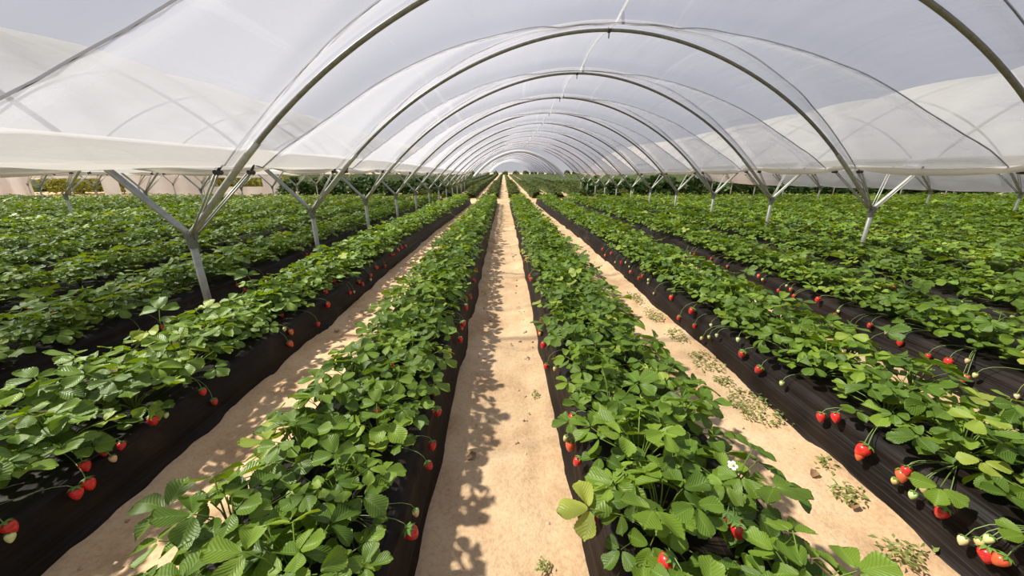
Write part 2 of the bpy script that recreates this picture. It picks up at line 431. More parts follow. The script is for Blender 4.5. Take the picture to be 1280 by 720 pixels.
# forked support post: upright, collar, four thin anchor rods with hooks
pv, pf = tube([(0.0, 0, -0.12), (0, 0, ZV-0.02)], 0.0245, 12)
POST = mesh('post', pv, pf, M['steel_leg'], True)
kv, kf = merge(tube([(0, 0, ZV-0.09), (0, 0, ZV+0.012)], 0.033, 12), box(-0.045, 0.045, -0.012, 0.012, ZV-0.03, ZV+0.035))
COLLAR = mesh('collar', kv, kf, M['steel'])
ANCH = []   # (sign of the tunnel it serves, y offset)
RODS = []
AX, AZ = HALF-3.075, 1.20    # anchor offset from the post line towards its tunnel
for sg in (-1, 1):
    for yo in (-0.07, 0.27):
        e = np.array([sg*AX, yo, AZ]); b = np.array([sg*0.02, yo*0.1, ZV])
        off = np.array([0.0, 0.016, 0])
        v1 = tube([b-off, e-off], 0.0065, 6); v2 = tube([b+off, e+off], 0.0065, 6)
        RODS.append((mesh('anchor_rod', *merge(v1, v2), M['steel_leg'], True),
                     mesh('hook', *merge(tube([e+np.array([0, -0.03, -0.01]), e+np.array([0, 0.03, -0.01])], 0.017, 8),
                                         tube([e, e+np.array([sg*0.02, 0, 0.02]), e+np.array([sg*0.03, 0, 0.05])], 0.010, 6)), M['iron'])))
LINE_NAME = {0: 'left post line of the tunnel overhead', 1: 'right post line of the tunnel overhead', -1: 'next post line further left', 2: 'next post line further right', -2: 'second post line further left', 3: 'second post line further right', -3: 'third post line further left', 4: 'third post line further right', }
def make_post(m, k):
    y = yk(k)
    t = empty('support_post', (-2*P+6*P*m, y, float(g(y))))
    link('post', POST, t); link('collar', COLLAR, t)
    for r, hk in (RODS[2:] if m <= 0 else RODS):
        a = link('anchor_rod', r, t); link('hook', hk, a)
    lab = 'forked steel post nearest the camera, %s' % LINE_NAME[m] if k < 0 else 'forked galvanised steel post, %s in view along the %s' % (ordinal(k+1), LINE_NAME[m])
    tag(t, lab, 'post', 'forked tunnel posts')
for m, k0 in ((0, -1), (1, -1), (-1, 2), (2, 2), (-2, 5), (3, 5), (-3, 8), (4, 8)):
    for k in range(k0, NK): make_post(m, k)

# rope courses over the film: along-tunnel offset in hoop spacings
_r1x, _r1y = [0, 1.1, 2.1, 2.6, 3.0, 3.2], [-0.19, -0.19, -0.13, -0.07, -0.03, -0.02]
_r2x, _r2y = [0, 0.6, 1.0, 1.4, 2.0, 2.5, 2.83, 3.2], [0.81, 0.79, 0.73, 0.62, 0.45, 0.34, 0.22, 0.16]
def rope_y(kind, dx):
    return np.interp(np.abs(dx), _r1x, _r1y) if kind == 1 else np.interp(np.abs(dx), _r2x, _r2y)

def film_offset(dx, y, seed):
    """height of the film off the hoop line: tight at hoops, pulled down by ropes, billowing between"""
    u = (y-YA)/S
    fr = u-np.floor(u)
    a2 = rope_y(2, dx); a1 = 1+rope_y(1, dx)
    hoopd = np.minimum(fr, 1-fr)
    billow = 0.055*np.sin(np.pi*np.clip(fr/np.maximum(a2, 0.05), 0, 1))
    val = 0.05*(np.exp(-((fr-a2)/0.07)**2)+np.exp(-((fr-a1)/0.045)**2))*np.clip((3.2-np.abs(dx))/0.5, 0, 1)
    wr = (noise2(dx*5.5+seed, y*0.9, seed)-0.5)*0.010*np.clip(hoopd*6, 0, 1)
    return 0.034+billow-val*np.clip(hoopd*9, 0, 1)+wr

def film_sheet(j, y0, y1, dl, dr, ny, nx, seed, yfun=None, extra=0.0, lift=0.0):
    dx = np.linspace(-dl, dr, nx)
    ys = np.linspace(y0, y1, ny)
    DX, Y = np.meshgrid(dx, ys)
    if yfun is not None: Y = yfun(DX, (Y-y0)/(y1-y0))
    n = hoop_n(DX)
    off = film_offset(DX, Y, seed)+extra
    X = DX+n[..., 0]*off+tun_c(j); Z = hoop_z(DX)+n[..., 1]*off+g(Y)+lift
    arc = np.cumsum(np.r_[0, np.hypot(np.diff(dx), np.diff(hoop_z(dx)))])
    suv = np.stack([np.tile(arc+13*j, (ny, 1)), Y, 0*Y], -1)
    return np.stack([X, Y, Z], -1).reshape(-1, 3), grid_faces(ny, nx), suv.reshape(-1, 3)

def edge_strip(j, side, y0, y1, d0, d1, ny, seed, extra):
    """gathered film hanging along an edge, loosely wavy"""
    ys = np.linspace(y0, y1, ny); nx = 7
    T = np.linspace(0, 1, nx)
    TT, Y = np.meshgrid(T, ys)
    dx = side*(d0+(d1-d0)*TT)
    n = hoop_n(dx)
    wav = extra+0.008*TT*np.sin(Y*7+seed)+0.02*(noise2(Y*1.7, TT*2.0, seed)-0.5)
    fr = ((Y-YA)/S) % 1.0
    sag = -0.02*TT*np.sin(np.pi*fr)
    X = tun_c(j)+dx+n[..., 0]*wav; Z = hoop_z(dx)+n[..., 1]*wav+sag+g(Y)
    suv = np.stack([dx*2.0, Y*1.5, 0*Y], -1)
    return np.stack([X, Y, Z], -1).reshape(-1, 3), grid_faces(ny, nx), suv.reshape(-1, 3)

def roll(j, side, y0, y1, d, seed, rad=0.032):
    ys = np.arange(y0, y1, S/14)
    fr = ((ys-YA)/S) % 1.0
    sag = 0.07*np.sin(np.pi*fr)**0.8
    dx = side*(d+0*ys)
    n = hoop_n(dx)
    x = tun_c(j)+dx+n[:, 0]*0.05; z = hoop_z(dx)+n[:, 1]*0.05-sag+0.02+g(ys)
    r = rad*(0.8+0.5*noise2(ys*3, ys*0, seed))*(0.6+0.5*np.sin(np.pi*fr))
    v, f = tube(np.stack([x, ys, z], -1), r, 8)
    v = np.array(v)
    return v, f, np.stack([np.tile(np.arange(8), len(ys)), v[:, 1], 0*v[:, 1]], -1)

FILM_LABEL = {0: 'translucent milky plastic film roof of the tunnel overhead', -1: 'translucent film roof of the next tunnel on the left', 1: 'translucent film roof of the next tunnel on the right',
              -2: 'translucent film roof of the second tunnel to the left', 2: 'translucent film roof of the second tunnel to the right', -3: 'translucent film roof of the third tunnel to the left', 3: 'translucent film roof of the third tunnel to the right'}
def make_film(j):
    t = empty('tunnel_film', (0, 0, 0))
    tag(t, FILM_LABEL[j], 'plastic film', 'tunnel film roofs')
    y0, y1 = -6.0, yk(NK-1)+0.25
    dl, dr = (2.995, 3.02)
    if j == 1: dr = 3.43
    ny, nx = (380, 110) if j == 0 else (130, 56)
    v, f, suv = film_sheet(j, y0, y1, dl, dr, ny, nx, 20+j)
    link('sheet', mesh('film_sheet', v, f, M['film'] if j == 0 else M['film_hazy'], True, {'suv': suv}), t)
    if j == 0:
        for k in range(-1, 7):      # second sheet added to whiten the film between slanting rope and hoop
            yf = lambda DX, T, k=k: yk(k)+S*rope_y(2, DX)*(1-T)+T*(S*1.0+0.02)
            v, f, suv = film_sheet(j, 0, 1, 2.98, 2.98, 26, 90, 60+k, yf, 0.012)
            link('whitening_sheet', mesh('film_whitening_sheet', v, f, M['film_whitening'], True, {'suv': suv}), t)
    # left edge gathered into a hanging flap, right edge rolled and tied up between hoops
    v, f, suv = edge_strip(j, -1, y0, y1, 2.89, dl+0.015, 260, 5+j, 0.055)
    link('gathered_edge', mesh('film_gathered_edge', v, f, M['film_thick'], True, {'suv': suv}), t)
    if j != 1:
        v, f, suv = roll(j, 1, y0, y1, 3.0, 9+j)
        link('rolled_edge', mesh('film_rolled_edge', v, f, M['film_roll'], True, {'suv': suv}), t)
    else:
        v, f, suv = edge_strip(j, 1, y0, y1, 2.95, 3.45, 160, 3, 0.07)
        link('gathered_edge', mesh('film_gathered_edge', v, f, M['film_white'], True, {'suv': suv}), t)  # sunlit look put into the colour: whiter sheet than the other edges
for j in (0, -1, 1, -2, 2, -3, 3): make_film(j)

def make_rope(k, kind):
    dx = np.linspace(-3.0, 3.0, 81)
    y = yk(k)+S*rope_y(kind, dx)
    n = hoop_n(dx); off = film_offset(dx, y, 20)+0.018
    pts = np.stack([tun_c(0)+dx+n[:, 0]*off, y, hoop_z(dx)+n[:, 1]*off+g(y)], -1)
    yo = -0.07 if kind == 1 else 0.27
    e0 = np.array([tun_c(0)-3.075, yk(k)+yo, AZ+0.05+g(yk(k))]); e1 = np.array([tun_c(0)+3.075, yk(k)+yo, AZ+0.05+g(yk(k))])
    pts = np.vstack([e0, pts, e1])
    v, f = tube(pts, 0.0055, 6)
    o = link('tie_rope', mesh('tie_rope', v, f, M['rope'], True))
    nm = 'the hoop nearest the camera' if k < 0 else 'the %s hoop in view' % ordinal(k+1)
    tag(o, ('thin tie rope lying over the film close beside %s' if kind == 1 else 'thin tie rope slanting over the film beyond %s') % nm, 'rope', 'film tie ropes')
for k in range(-1, 9):
    if k >= 0: make_rope(k, 1)
    make_rope(k, 2)

ys = np.arange(-2, yk(NK-1), 0.25)
off = film_offset(0*ys, ys, 20)-0.018
rv = np.stack([np.stack([P-0.014+0*ys, ys, cz+off+g(ys)], -1), np.stack([P+0.014+0*ys, ys, cz+off+g(ys)], -1), np.stack([P+0.014+0*ys, ys, cz+off-0.004+g(ys)], -1), np.stack([P-0.014+0*ys, ys, cz+off-0.004+g(ys)], -1)], 1).reshape(-1, 3)
o = link('ridge_tape', mesh('ridge_tape', rv, grid_faces(len(ys), 4, True), M['tape'], False, {'suv': rv}))
tag(o, 'white tape running along the ridge under the film from hoop to hoop', 'tape')

# ------------------------------------------------------------------ strawberry leaves
def leaflet(Lh, Wd, nt, nu, fold, droop, cup, r):
    """obovate toothed leaflet along +x from the origin; returns vertices, faces, (u, t)"""
    ts = np.linspace(0, 1, nt); us = np.linspace(-1, 1, nu)
    v, uv = [], []
    for a, t in enumerate(ts):
        hw = Wd*0.5*1.12*(0.06+0.94*t**0.62)*(max(0.0, 1-t**5)**0.5 if t < 1 else 0.14)
        if nt > 4: hw *= (1.0+(0.05 if a % 2 else -0.02)) if 0 < a < nt-1 else 1
        for u in us:
            x = Lh*t-Lh*0.10*(abs(u)**2)*(1 if t > .6 else 0)*(t-.6)*2
            y = u*hw
            z = fold*abs(u)*hw-droop*Lh*t*t+cup*hw*u*u*0.5+0.03*Lh*math.sin(5*t+3*u+r)
            v.append((x, y, z)); uv.append((u, t, 0))
    return np.array(v), grid_faces(nt, nu), np.array(uv)

def rot(ax, a):
    return np.array(Matrix.Rotation(a, 3, ax))

def make_leaf(reach, height, tilt, size, nt, nu, r, petiole_sides=3):
    """trifoliate leaf on its petiole, from the crown of the plant at the origin towards +x"""
    rr = random.Random(r)
    end = np.array([reach, 0, height])
    V, Fs, UV = [], [], []
    if petiole_sides:
        ts = np.linspace(0, 1, 4)
        pts = np.stack([reach*ts**1.4, 0*ts, height*(1-(1-ts)**1.7)], -1)
        pv, pf = tube(pts, np.linspace(0.0024, 0.0015, 4), petiole_sides, False)
        V.append(np.array(pv)); Fs.append(np.array(pf)); UV.append(np.tile([0, 0.5, 0], (len(pv), 1)))
    for ang, sc in ((0, 1.0), (1.35, 0.92), (-1.35, 0.92)):
        v, f, uv = leaflet(size*sc*rr.uniform(.92, 1.08), size*sc*rr.uniform(.86, 1.0), nt, nu, rr.uniform(.0, .3), rr.uniform(-.15, .25), rr.uniform(-.1, .7), r+ang)
        v = v+np.array([0.006, 0, 0])
        v = v@rot('X', rr.uniform(-.25, .25)+0.12*np.sign(ang)).T@rot('Y', rr.uniform(-.2, .3)).T@rot('Z', ang+rr.uniform(-.15, .15)).T
        v = v@rot('Y', tilt).T+end
        o = sum(len(a) for a in V); V.append(v); Fs.append(f+o); UV.append(uv)
    return np.vstack(V), np.vstack(Fs), np.vstack(UV)

SPEC = []
for i in range(26):
    q = i/25
    rr = random.Random(100+i)
    reach = 0.02+0.130*q**0.8+rr.uniform(-.015, .015)
    height = 0.145-0.075*q**1.6+rr.uniform(-.045, .03)
    SPEC.append((reach, height, -0.05+0.35*q+rr.uniform(-.45, .45), 0.0555+rr.uniform(-.012, .012)))
LEAF_HI = []
for i, (a, b, c, d) in enumerate(SPEC):
    v, f, uv = make_leaf(a, b, c, d, 15, 7, i)
    LEAF_HI.append(mesh('strawberry_leaf', v, f, M['leaf'], True, {'luv': uv}))
LEAF_LO = [make_leaf(a, b, c, d*1.08, 4, 3, i, 0) for i, (a, b, c, d) in enumerate(SPEC)]
LEAF_XLO = [make_leaf(a, b, c, d*1.3, 3, 3, i, 0) for i, (a, b, c, d) in enumerate(SPEC)]

# plant positions: two staggered lines on each bed
DY = 0.27
def cam_uv(x, y, z):
    x = x-CAM_X; z = z-CAM_H
    xr = x*math.cos(YAW)-y*math.sin(YAW); yr = x*math.sin(YAW)+y*math.cos(YAW)
    fw = yr*math.cos(PITCH)-z*math.sin(PITCH); up = yr*math.sin(PITCH)+z*math.cos(PITCH)
    return 640+F_PX*xr/max(fw, 1e-3), 360-F_PX*up/max(fw, 1e-3), fw
plants = []
for i in BEDS:
    for ln in (0, 1):
        ny = int((Y_END-0.3+0.9)/DY)
        for q in range(ny):
            y = -0.9+(q+0.5*ln)*DY+rng.uniform(-.04, .04)
            x = (i+0.5)*P+(-0.115 if ln == 0 else 0.115)+rng.uniform(-.025, .025)
            u, v, fw = cam_uv(x, y, BED_H+0.1)
            if fw < 0.15 and y > 0.45: pass
            pad = 260/max(fw, .3)
            seen = fw > 0.1 and -pad < u < 1280+pad and v < 720+pad*0.6
            if not seen and abs(x) > 15 and abs(x) > 1.7*y+4: continue
            plants.append(dict(i=i, ln=ln, x=x, y=y, z=float(g(y))+BED_H+0.004, fw=max(fw, .05), seen=seen, rot=rng.uniform(0, 6.283), sc=rng.uniform(1.0, 1.2), id=len(plants)))
order = sorted([p for p in plants if p['seen']], key=lambda p: p['fw'])
near_ids = set(p['id'] for p in order[:300])
far = [p for p in plants if p['id'] not in near_ids]

# names of near plants by bed, line and count from the camera
cnt = {}
EMPT = {}
for p in order[:300]:
    key = (p['i'], p['ln']); cnt[key] = cnt.get(key, 0)+1; n = cnt[key]
    t = empty('strawberry_plant', (p['x'], p['y'], p['z']))
    side, num = ('left', -p['i']) if p['i'] < 0 else ('right', p['i']+1)
    tag(t, '%s nearest strawberry plant, %s line of %s bed %s of centre path' % (ordinal(n), ('left', 'right')[p['ln']], ordinal(num), side), 'strawberry plant', 'strawberry plants on the nearest beds')
    EMPT[p['id']] = t; p['emp'] = t
    rr = random.Random(5000+p['id'])
    base = rr.uniform(0, 6.28)
    for q in range(26):
        a = base+q*2.39996+rr.uniform(-.35, .35)
        o = link('leaf', LEAF_HI[q], t)
        s = p['sc']*rr.uniform(.85, 1.18)
        o.rotation_euler = (rr.uniform(-.12, .12), rr.uniform(-.12, .12), a)
        o.scale = (s, s, s*rr.uniform(.9, 1.15))

# ------------------------------------------------------------------ the remaining plants as one mass
def foliage_mass(items, lods, nleaf, seed, wide=1.0):
    r = np.random.default_rng(seed)
    VV, FF, TT = [], [], []
    base = 0
    nP = len(items)
    px = np.array([[p['x'], p['y'], p['z']] for p in items]); sc = np.array([p['sc'] for p in items]); r0 = np.array([p['rot'] for p in items])
    pick = np.linspace(0, 25, nleaf).round().astype(int)
    for q in pick:
        v, f, uv = lods[q]
        a = r0+q*2.39996+r.uniform(-.35, .35, nP)
        s = sc*r.uniform(.85, 1.18, nP)*wide
        tx = r.uniform(-.15, .15, nP)
        c, sn = np.cos(a), np.sin(a)
        x = v[None, :, 0]; y = v[None, :, 1]; z = v[None, :, 2]
        z2 = z+y*tx[:, None]
        X = (x*c[:, None]-y*sn[:, None])*s[:, None]+px[:, 0:1]
        Y = (x*sn[:, None]+y*c[:, None])*s[:, None]+px[:, 1:2]
        Z = z2*s[:, None]*r.uniform(.9, 1.2, nP)[:, None]+px[:, 2:3]
        VV.append(np.stack([X, Y, Z], -1).reshape(-1, 3))
        FF.append((f[None]+(np.arange(nP)*len(v))[:, None, None]).reshape(-1, 4)+base)
        TT.append(np.repeat(r.uniform(0, 1, nP), len(v)))
        base += nP*len(v)
    return np.vstack(VV), np.vstack(FF), np.concatenate(TT)
fa = [p for p in far if p['seen'] and p['fw'] < 9]; fb = [p for p in far if not p['seen'] or p['fw'] >= 9]
va, fca, ta = foliage_mass(fa, LEAF_LO, 22, 1)
vb, fcb, tb = foliage_mass(fb, LEAF_XLO, 13, 2, 1.06)
o = link('strawberry_foliage', mesh('strawberry_foliage', np.vstack([va, vb]), np.vstack([fca, fcb+len(va)]), M['leaf_far'], False, {'tint': np.concatenate([ta, tb])}))
tag(o, 'dense green strawberry plants covering the farther beds to the cross path', 'strawberry plants', None, 'stuff')

# ------------------------------------------------------------------ strawberries, stems and flowers
def lathe(prof, n):
    v, f = [], []
    for r, z in prof:
        for s in range(n):
            a = 2*math.pi*s/n; v.append((r*math.cos(a), r*math.sin(a), z))
    f = [list(map(int, q)) for q in grid_faces(len(prof), n, True)]
    f.append(list(range(n))); f.append(list(range((len(prof)-1)*n, len(prof)*n))[::-1])
    return v, f
# tip points to -z, the calyx sits at the origin; unit: one metre (berry 38 mm long)
bv, bf = lathe([(0.004, -0.0005), (0.0105, -0.002), (0.0150, -0.008), (0.0158, -0.014), (0.0138, -0.022), (0.0098, -0.030), (0.0052, -0.0355), (0.0015, -0.038)], 10)
BERRY = mesh('strawberry', bv, [q[::-1] for q in bf], M['berry'], True)
cvv, cff = [], []
for s in range(7):
    a = 2*math.pi*s/7; d = np.array([math.cos(a), math.sin(a)]); n = np.array([-d[1], d[0]])
    o = len(cvv)
    cvv += [(0, 0, 0.003), tuple(d*0.010+n*0.0045)+(0.0015,), tuple(d*0.019)+(-0.004,), tuple(d*0.010-n*0.0045)+(0.0015,)]
    cff.append([o, o+1, o+2, o+3])
CALYX = mesh('calyx', cvv, cff, M['calyx'])
def petals():
    v, f = [], []
    for s in range(5):
        a = 2*math.pi*s/5; d = np.array([math.cos(a), math.sin(a)]); n = np.array([-d[1], d[0]]); o = len(v)
        v += [tuple(d*0.002)+(0,), tuple(d*0.008+n*0.006)+(0.001,), tuple(d*0.014+n*0.004)+(0.002,), tuple(d*0.014-n*0.004)+(0.002,), tuple(d*0.008-n*0.006)+(0.001,)]
        f.append([o, o+1, o+2, o+3, o+4])
    return v, f
FLOWER = mesh('flower', *petals(), M['petal'])
FCEN = mesh('flower_centre', *lathe([(0.0005, 0.006), (0.003, 0.0055), (0.0042, 0.003), (0.0035, 0.0005)], 7), M['pollen'], True)
RIPE = {'r': (0.66, 0.030, 0.026), 'o': (0.72, 0.13, 0.05), 'p': (0.66, 0.52, 0.22), 'w': (0.62, 0.64, 0.30)}

def add_berry(pl, pos, ripe, size=1.0, tilt=0.5):
    t = pl['emp']; loc = Vector(pos)-t.location
    o = link('strawberry', BERRY, t, loc)
    o.color = (*[c*random.uniform(.85, 1.15) for c in RIPE[ripe]], 1)
    out = Vector((pos[0]-(pl['i']+0.5)*P, 0, 0)).normalized()
    d = (out*random.uniform(0.0, tilt)+Vector((0, random.uniform(-.5, .3), -1))).normalized()
    o.rotation_euler = (-d).to_track_quat('Z', 'Y').to_euler()
    s = size*random.uniform(.9, 1.1)*(0.72 if ripe in 'pw' else 1.0)
    o.scale = (s, s, s)
    link('calyx', CALYX, o)
    # the stalk: from the crown out over the shoulder and down to the berry
    a = Vector((0, 0, 0.01)); b = loc
    mid = Vector((b.x*0.95, b.y*0.9, max(0.035, b.z+0.05)))
    ts = np.linspace(0, 1, 6)
    pts = [tuple(a*(1-q)**2+mid*2*q*(1-q)+b*q*q) for q in ts]
    v, f = tube(pts, 0.0014, 4, False)
    link('stalk', mesh('stalk', v, f, M['stem'], True), t)

def pix_ray(u, v):
    du = (u-640)/F_PX; up = (360-v)/F_PX
    yr = math.cos(PITCH)+up*math.sin(PITCH); z = -math.sin(PITCH)+up*math.cos(PITCH)
    return np.array([du*math.cos(YAW)+yr*math.sin(YAW), -du*math.sin(YAW)+yr*math.cos(YAW), z])

NEAR = [p for p in order[:300]]
def berry_on(bed, side, u, v, ripe, size=1.0):
    """a berry resting against the flank (side -1/1) or amid the leaves (side 0) of a bed"""
    d = pix_ray(u, v); o = np.array([CAM_X, 0, CAM_H]); cx = (bed+0.5)*P
    best = None
    for t in np.linspace(.3, 14, 2800):
        q = o+d*t; rx = q[0]-cx; rz = q[2]-float(g(q[1]))
        if side:
            hw = BOT+(TOP-BOT)*min(max(rz/BED_H, 0), 1)
            if rz < BED_H+0.01 and abs(rx) < hw+0.02: best = q; break
        elif rz < BED_H+0.115: best = q; break
    if best is None or best[1] > 9: return
    if side: best[0] = cx+np.sign(best[0]-cx)*(abs(best[0]-cx)+0.012)
    cand = [p for p in NEAR if p['i'] == bed]
    if not cand: return
    pl = min(cand, key=lambda p: (p['x']-best[0])**2+(p['y']-best[1])**2)
    if abs(pl['y']-best[1]) > 0.6: return
    add_berry(pl, (best[0], best[1], best[2]+0.018), ripe, size)
B_L1, B_L2, B_L3, B_R1, B_R2, B_R3 = -1, -2, -3, 0, 1, 2
FR = [(B_L2, 1, 188, 524, 'r', 1.25), (B_L2, 1, 205, 520, 'w', 1), (B_L2, 1, 250, 490, 'r', .9), (B_L2, 1, 270, 470, 'w', 1), (B_L2, 1, 125, 563, 'r', 1), (B_L2, 1, 150, 557, 'r', .9),
      (B_L2, 1, 101, 582, 'r', 1.1), (B_L2, 1, 105, 604, 'r', 1.1), (B_L2, 1, 92, 615, 'r', 1.1), (B_L2, 1, 3, 660, 'r', 1.1), (B_L2, 1, 137, 575, 'p', 1), (B_L2, 1, 10, 672, 'w', 1),
      (B_L2, 1, 287, 429, 'o', 1), (B_L2, 1, 354, 412, 'p', 1), (B_L2, 1, 350, 395, 'r', .9), (B_L2, 1, 405, 365, 'r', 1), (B_L2, 1, 417, 352, 'r', 1), (B_L3, 1, 181, 383, 'r', 1), (B_L3, 1, 215, 366, 'o', 1),
      (B_L1, 1, 506, 667, 'r', 1.25), (B_L1, 1, 462, 680, 'r', 1), (B_L1, 1, 537, 556, 'r', 1.1), (B_L1, 1, 530, 583, 'r', 1), (B_L1, 1, 543, 515, 'r', 1.1), (B_L1, 1, 540, 490, 'o', 1),
      (B_L1, 1, 552, 486, 'r', 1), (B_L1, 1, 546, 455, 'r', 1.2), (B_L1, 1, 557, 440, 'r', 1), (B_L1, 1, 575, 405, 'r', 1.1), (B_L1, 1, 580, 385, 'r', 1.1), (B_L1, 1, 585, 372, 'r', 1.1), (B_L1, 1, 515, 642, 'p', 1),
      (B_L1, 0, 485, 425, 'r', 1), (B_L1, 0, 487, 458, 'r', 1), (B_L1, 0, 470, 515, 'o', .9), (B_L1, 0, 486, 431, 'r', 1),
      (B_R1, -1, 683, 430, 'r', 1.2), (B_R1, -1, 713, 505, 'p', 1), (B_R1, -1, 722, 522, 'r', 1.2), (B_R1, -1, 717, 555, 'o', 1.2), (B_R1, -1, 712, 549, 'p', 1), (B_R1, -1, 728, 577, 'r', 1), (B_R1, -1, 744, 648, 'r', 1.1),
      (B_R1, -1, 680, 400, 'r', 1), (B_R1, -1, 697, 462, 'p', 1), (B_R1, 0, 915, 655, 'r', 1.3), (B_R1, 0, 908, 648, 'r', 1.1), (B_R1, 0, 838, 704, 'r', 1.3), (B_R1, 0, 920, 662, 'r', 1.1),
      (B_R2, -1, 868, 388, 'r', 1.3), (B_R2, -1, 931, 442, 'r', 1.2), (B_R2, -1, 953, 462, 'r', 1.2), (B_R2, -1, 1029, 520, 'r', 1.2), (B_R2, -1, 1047, 520, 'r', 1.2), (B_R2, -1, 1087, 562, 'r', 1.4), (B_R2, -1, 1078, 570, 'o', 1.0),
      (B_R2, -1, 1130, 592, 'o', 1.1), (B_R2, -1, 1122, 603, 'p', 1), (B_R2, -1, 1136, 588, 'r', .9), (B_R2, -1, 1145, 620, 'w', 1), (B_R2, -1, 1156, 612, 'p', 1), (B_R2, -1, 1184, 641, 'r', 1.2), (B_R2, -1, 1236, 690, 'r', 1.4),
      (B_R2, -1, 1260, 702, 'o', 1.2), (B_R2, -1, 1208, 676, 'w', 1.1), (B_R2, -1, 1242, 676, 'w', 1), (B_R2, -1, 1226, 678, 'p', 1), (B_R2, -1, 880, 424, 'p', 1), (B_R2, -1, 898, 420, 'w', 1), (B_R2, -1, 925, 425, 'w', 1), (B_R2, -1, 980, 480, 'w', 1), (B_R2, -1, 888, 422, 'p', 1),
      (B_R2, -1, 800, 348, 'r', 1), (B_R2, -1, 790, 340, 'o', 1), (B_R2, -1, 778, 328, 'r', 1),
      (B_R3, -1, 1188, 451, 'r', 1.3), (B_R3, -1, 1210, 472, 'o', 1.1), (B_R3, -1, 1204, 474, 'r', 1), (B_R3, -1, 1222, 470, 'p', 1), (B_R3, -1, 1212, 452, 'p', 1), (B_R3, -1, 1272, 496, 'w', 1), (B_R3, -1, 1025, 374, 'r', 1.2), (B_R3, -1, 985, 358, 'p', 1),
      (B_R3, -1, 990, 362, 'o', 1), (B_R3, -1, 1090, 407, 'r', 1), (B_R3, -1, 1110, 417, 'w', 1), (B_R3, -1, 955, 350, 'p', 1), (B_R3, -1, 950, 345, 'o', 1)]
for a in FR: berry_on(*a)
# further fruit along the flanks, on the plants that stand farther down the rows
rr = random.Random(77)
for p in NEAR:
    if p['y'] < 1.6: continue
    side = -1 if p['i'] >= 0 else 1
    if (p['ln'] == 1) != (side == 1): continue
    for q in range(rr.choice((0, 1, 1, 2)) if p['i'] in (1, 2, -2) else rr.choice((0, 0, 1, 2))):
        cx = (p['i']+0.5)*P
        hgt = rr.uniform(0.09, 0.19)
        x = cx+side*(BOT+(TOP-BOT)*hgt/BED_H+0.016)
        add_berry(p, (x, p['y']+rr.uniform(-.12, .12), float(g(p['y']))+hgt+0.01), rr.choice('rrrrop' if p['i'] <= 0 else 'rrropww'), rr.uniform(.85, 1.15))
# white flowers here and there
for p in rr.sample(NEAR, 46):
    f = link('flower', FLOWER, p['emp'], (rr.uniform(-.16, .16), rr.uniform(-.12, .12), rr.uniform(.10, .17)))
    f.rotation_euler = (rr.uniform(-.7, .7), rr.uniform(-.7, .7), rr.uniform(0, 6)); link('flower_centre', FCEN, f)

# ------------------------------------------------------------------ weeds, dry leaf, clods
def ground_hit(u, v):
    d = pix_ray(u, v); t = -CAM_H/d[2]
    return np.array([CAM_X, 0, CAM_H])+d*t
def scatter_leaves(n, spread_x, spread_y, size, hgt, seed, flat=0.4, lift=0.02):
    r = np.random.default_rng(seed); V, Fc, T = [], [], []
    for q in range(n):
        a = r.uniform(0, 6.283); rad = math.sqrt(r.uniform(0, 1))
        c = np.array([math.cos(a)*rad*spread_x, math.sin(a)*rad*spread_y, lift+r.uniform(0, hgt)])
        L_, w_ = size*r.uniform(.6, 1.3), size*r.uniform(.3, .55)
        b = np.array([[0, 0, 0], [L_*.5, w_*.5, .15*L_], [L_, 0, 0], [L_*.5, -w_*.5, .15*L_]])
        m = np.array(Euler((r.uniform(-flat, flat), r.uniform(-flat, flat), r.uniform(0, 6.283))).to_matrix())
        o = len(V)*4
        V.append(b@m.T+c); Fc.append([o, o+1, o+2, o+3]); T.append(np.full(4, r.uniform()))
    return np.vstack(V), np.array(Fc), np.concatenate(T)
WEEDS = [(942, 512, .11, .17, 'broad pale weed clump on the right-hand sand path beside the black bed'), (880, 455, .09, .14, 'loose weed clump midway along the right-hand sand path'),
         (846, 422, .07, .12, 'small weed clump just beyond the loose one on the right-hand sand path'), (816, 396, .07, .14, 'narrow weed patch far along the right-hand sand path'),
         (1000, 538, .035, .06, 'small weed tuft at the foot of the second bed to the right'), (1056, 622, .06, .05, 'flat weed tuft near the foot of the bed with clustered berries'),
         (1030, 586, .035, .035, 'tiny weed tuft above the flat one on the right-hand sand path'), (1124, 696, .06, .06, 'weed tuft at the bottom of the picture on the right-hand path'),
         (1176, 692, .035, .04, 'weed tuft against the plastic at the lower right'), (680, 716, .022, .02, 'mossy green tuft at the bottom edge of the centre path'), (669, 497, .016, .03, 'tiny seedling standing in the middle of the centre path'),
         (795, 375, .06, .12, 'far thin weed patch on the right-hand sand path'), (905, 480, .05, .06, 'sparse weed sprig between the two biggest weed clumps'), (965, 498, .03, .05, 'weed sprig touching the black plastic beside the broad clump')]
for q, (u, v, sx, sy, lab) in enumerate(WEEDS):
    c = ground_hit(u, v)
    n = int(30+9000*sx*sy*1.0)
    vv, ff, tt = scatter_leaves(min(n, 190), sx, sy, 0.026 if sx > .03 else 0.016, 0.03, 300+q, 0.5, 0.010)
    o = link('weed_clump', mesh('weed_clump', vv, ff, M['weed'], False, {'tint': tt}), None, (c[0], c[1], 0.0))
    tag(o, lab, 'weed', 'weeds on the sand paths')

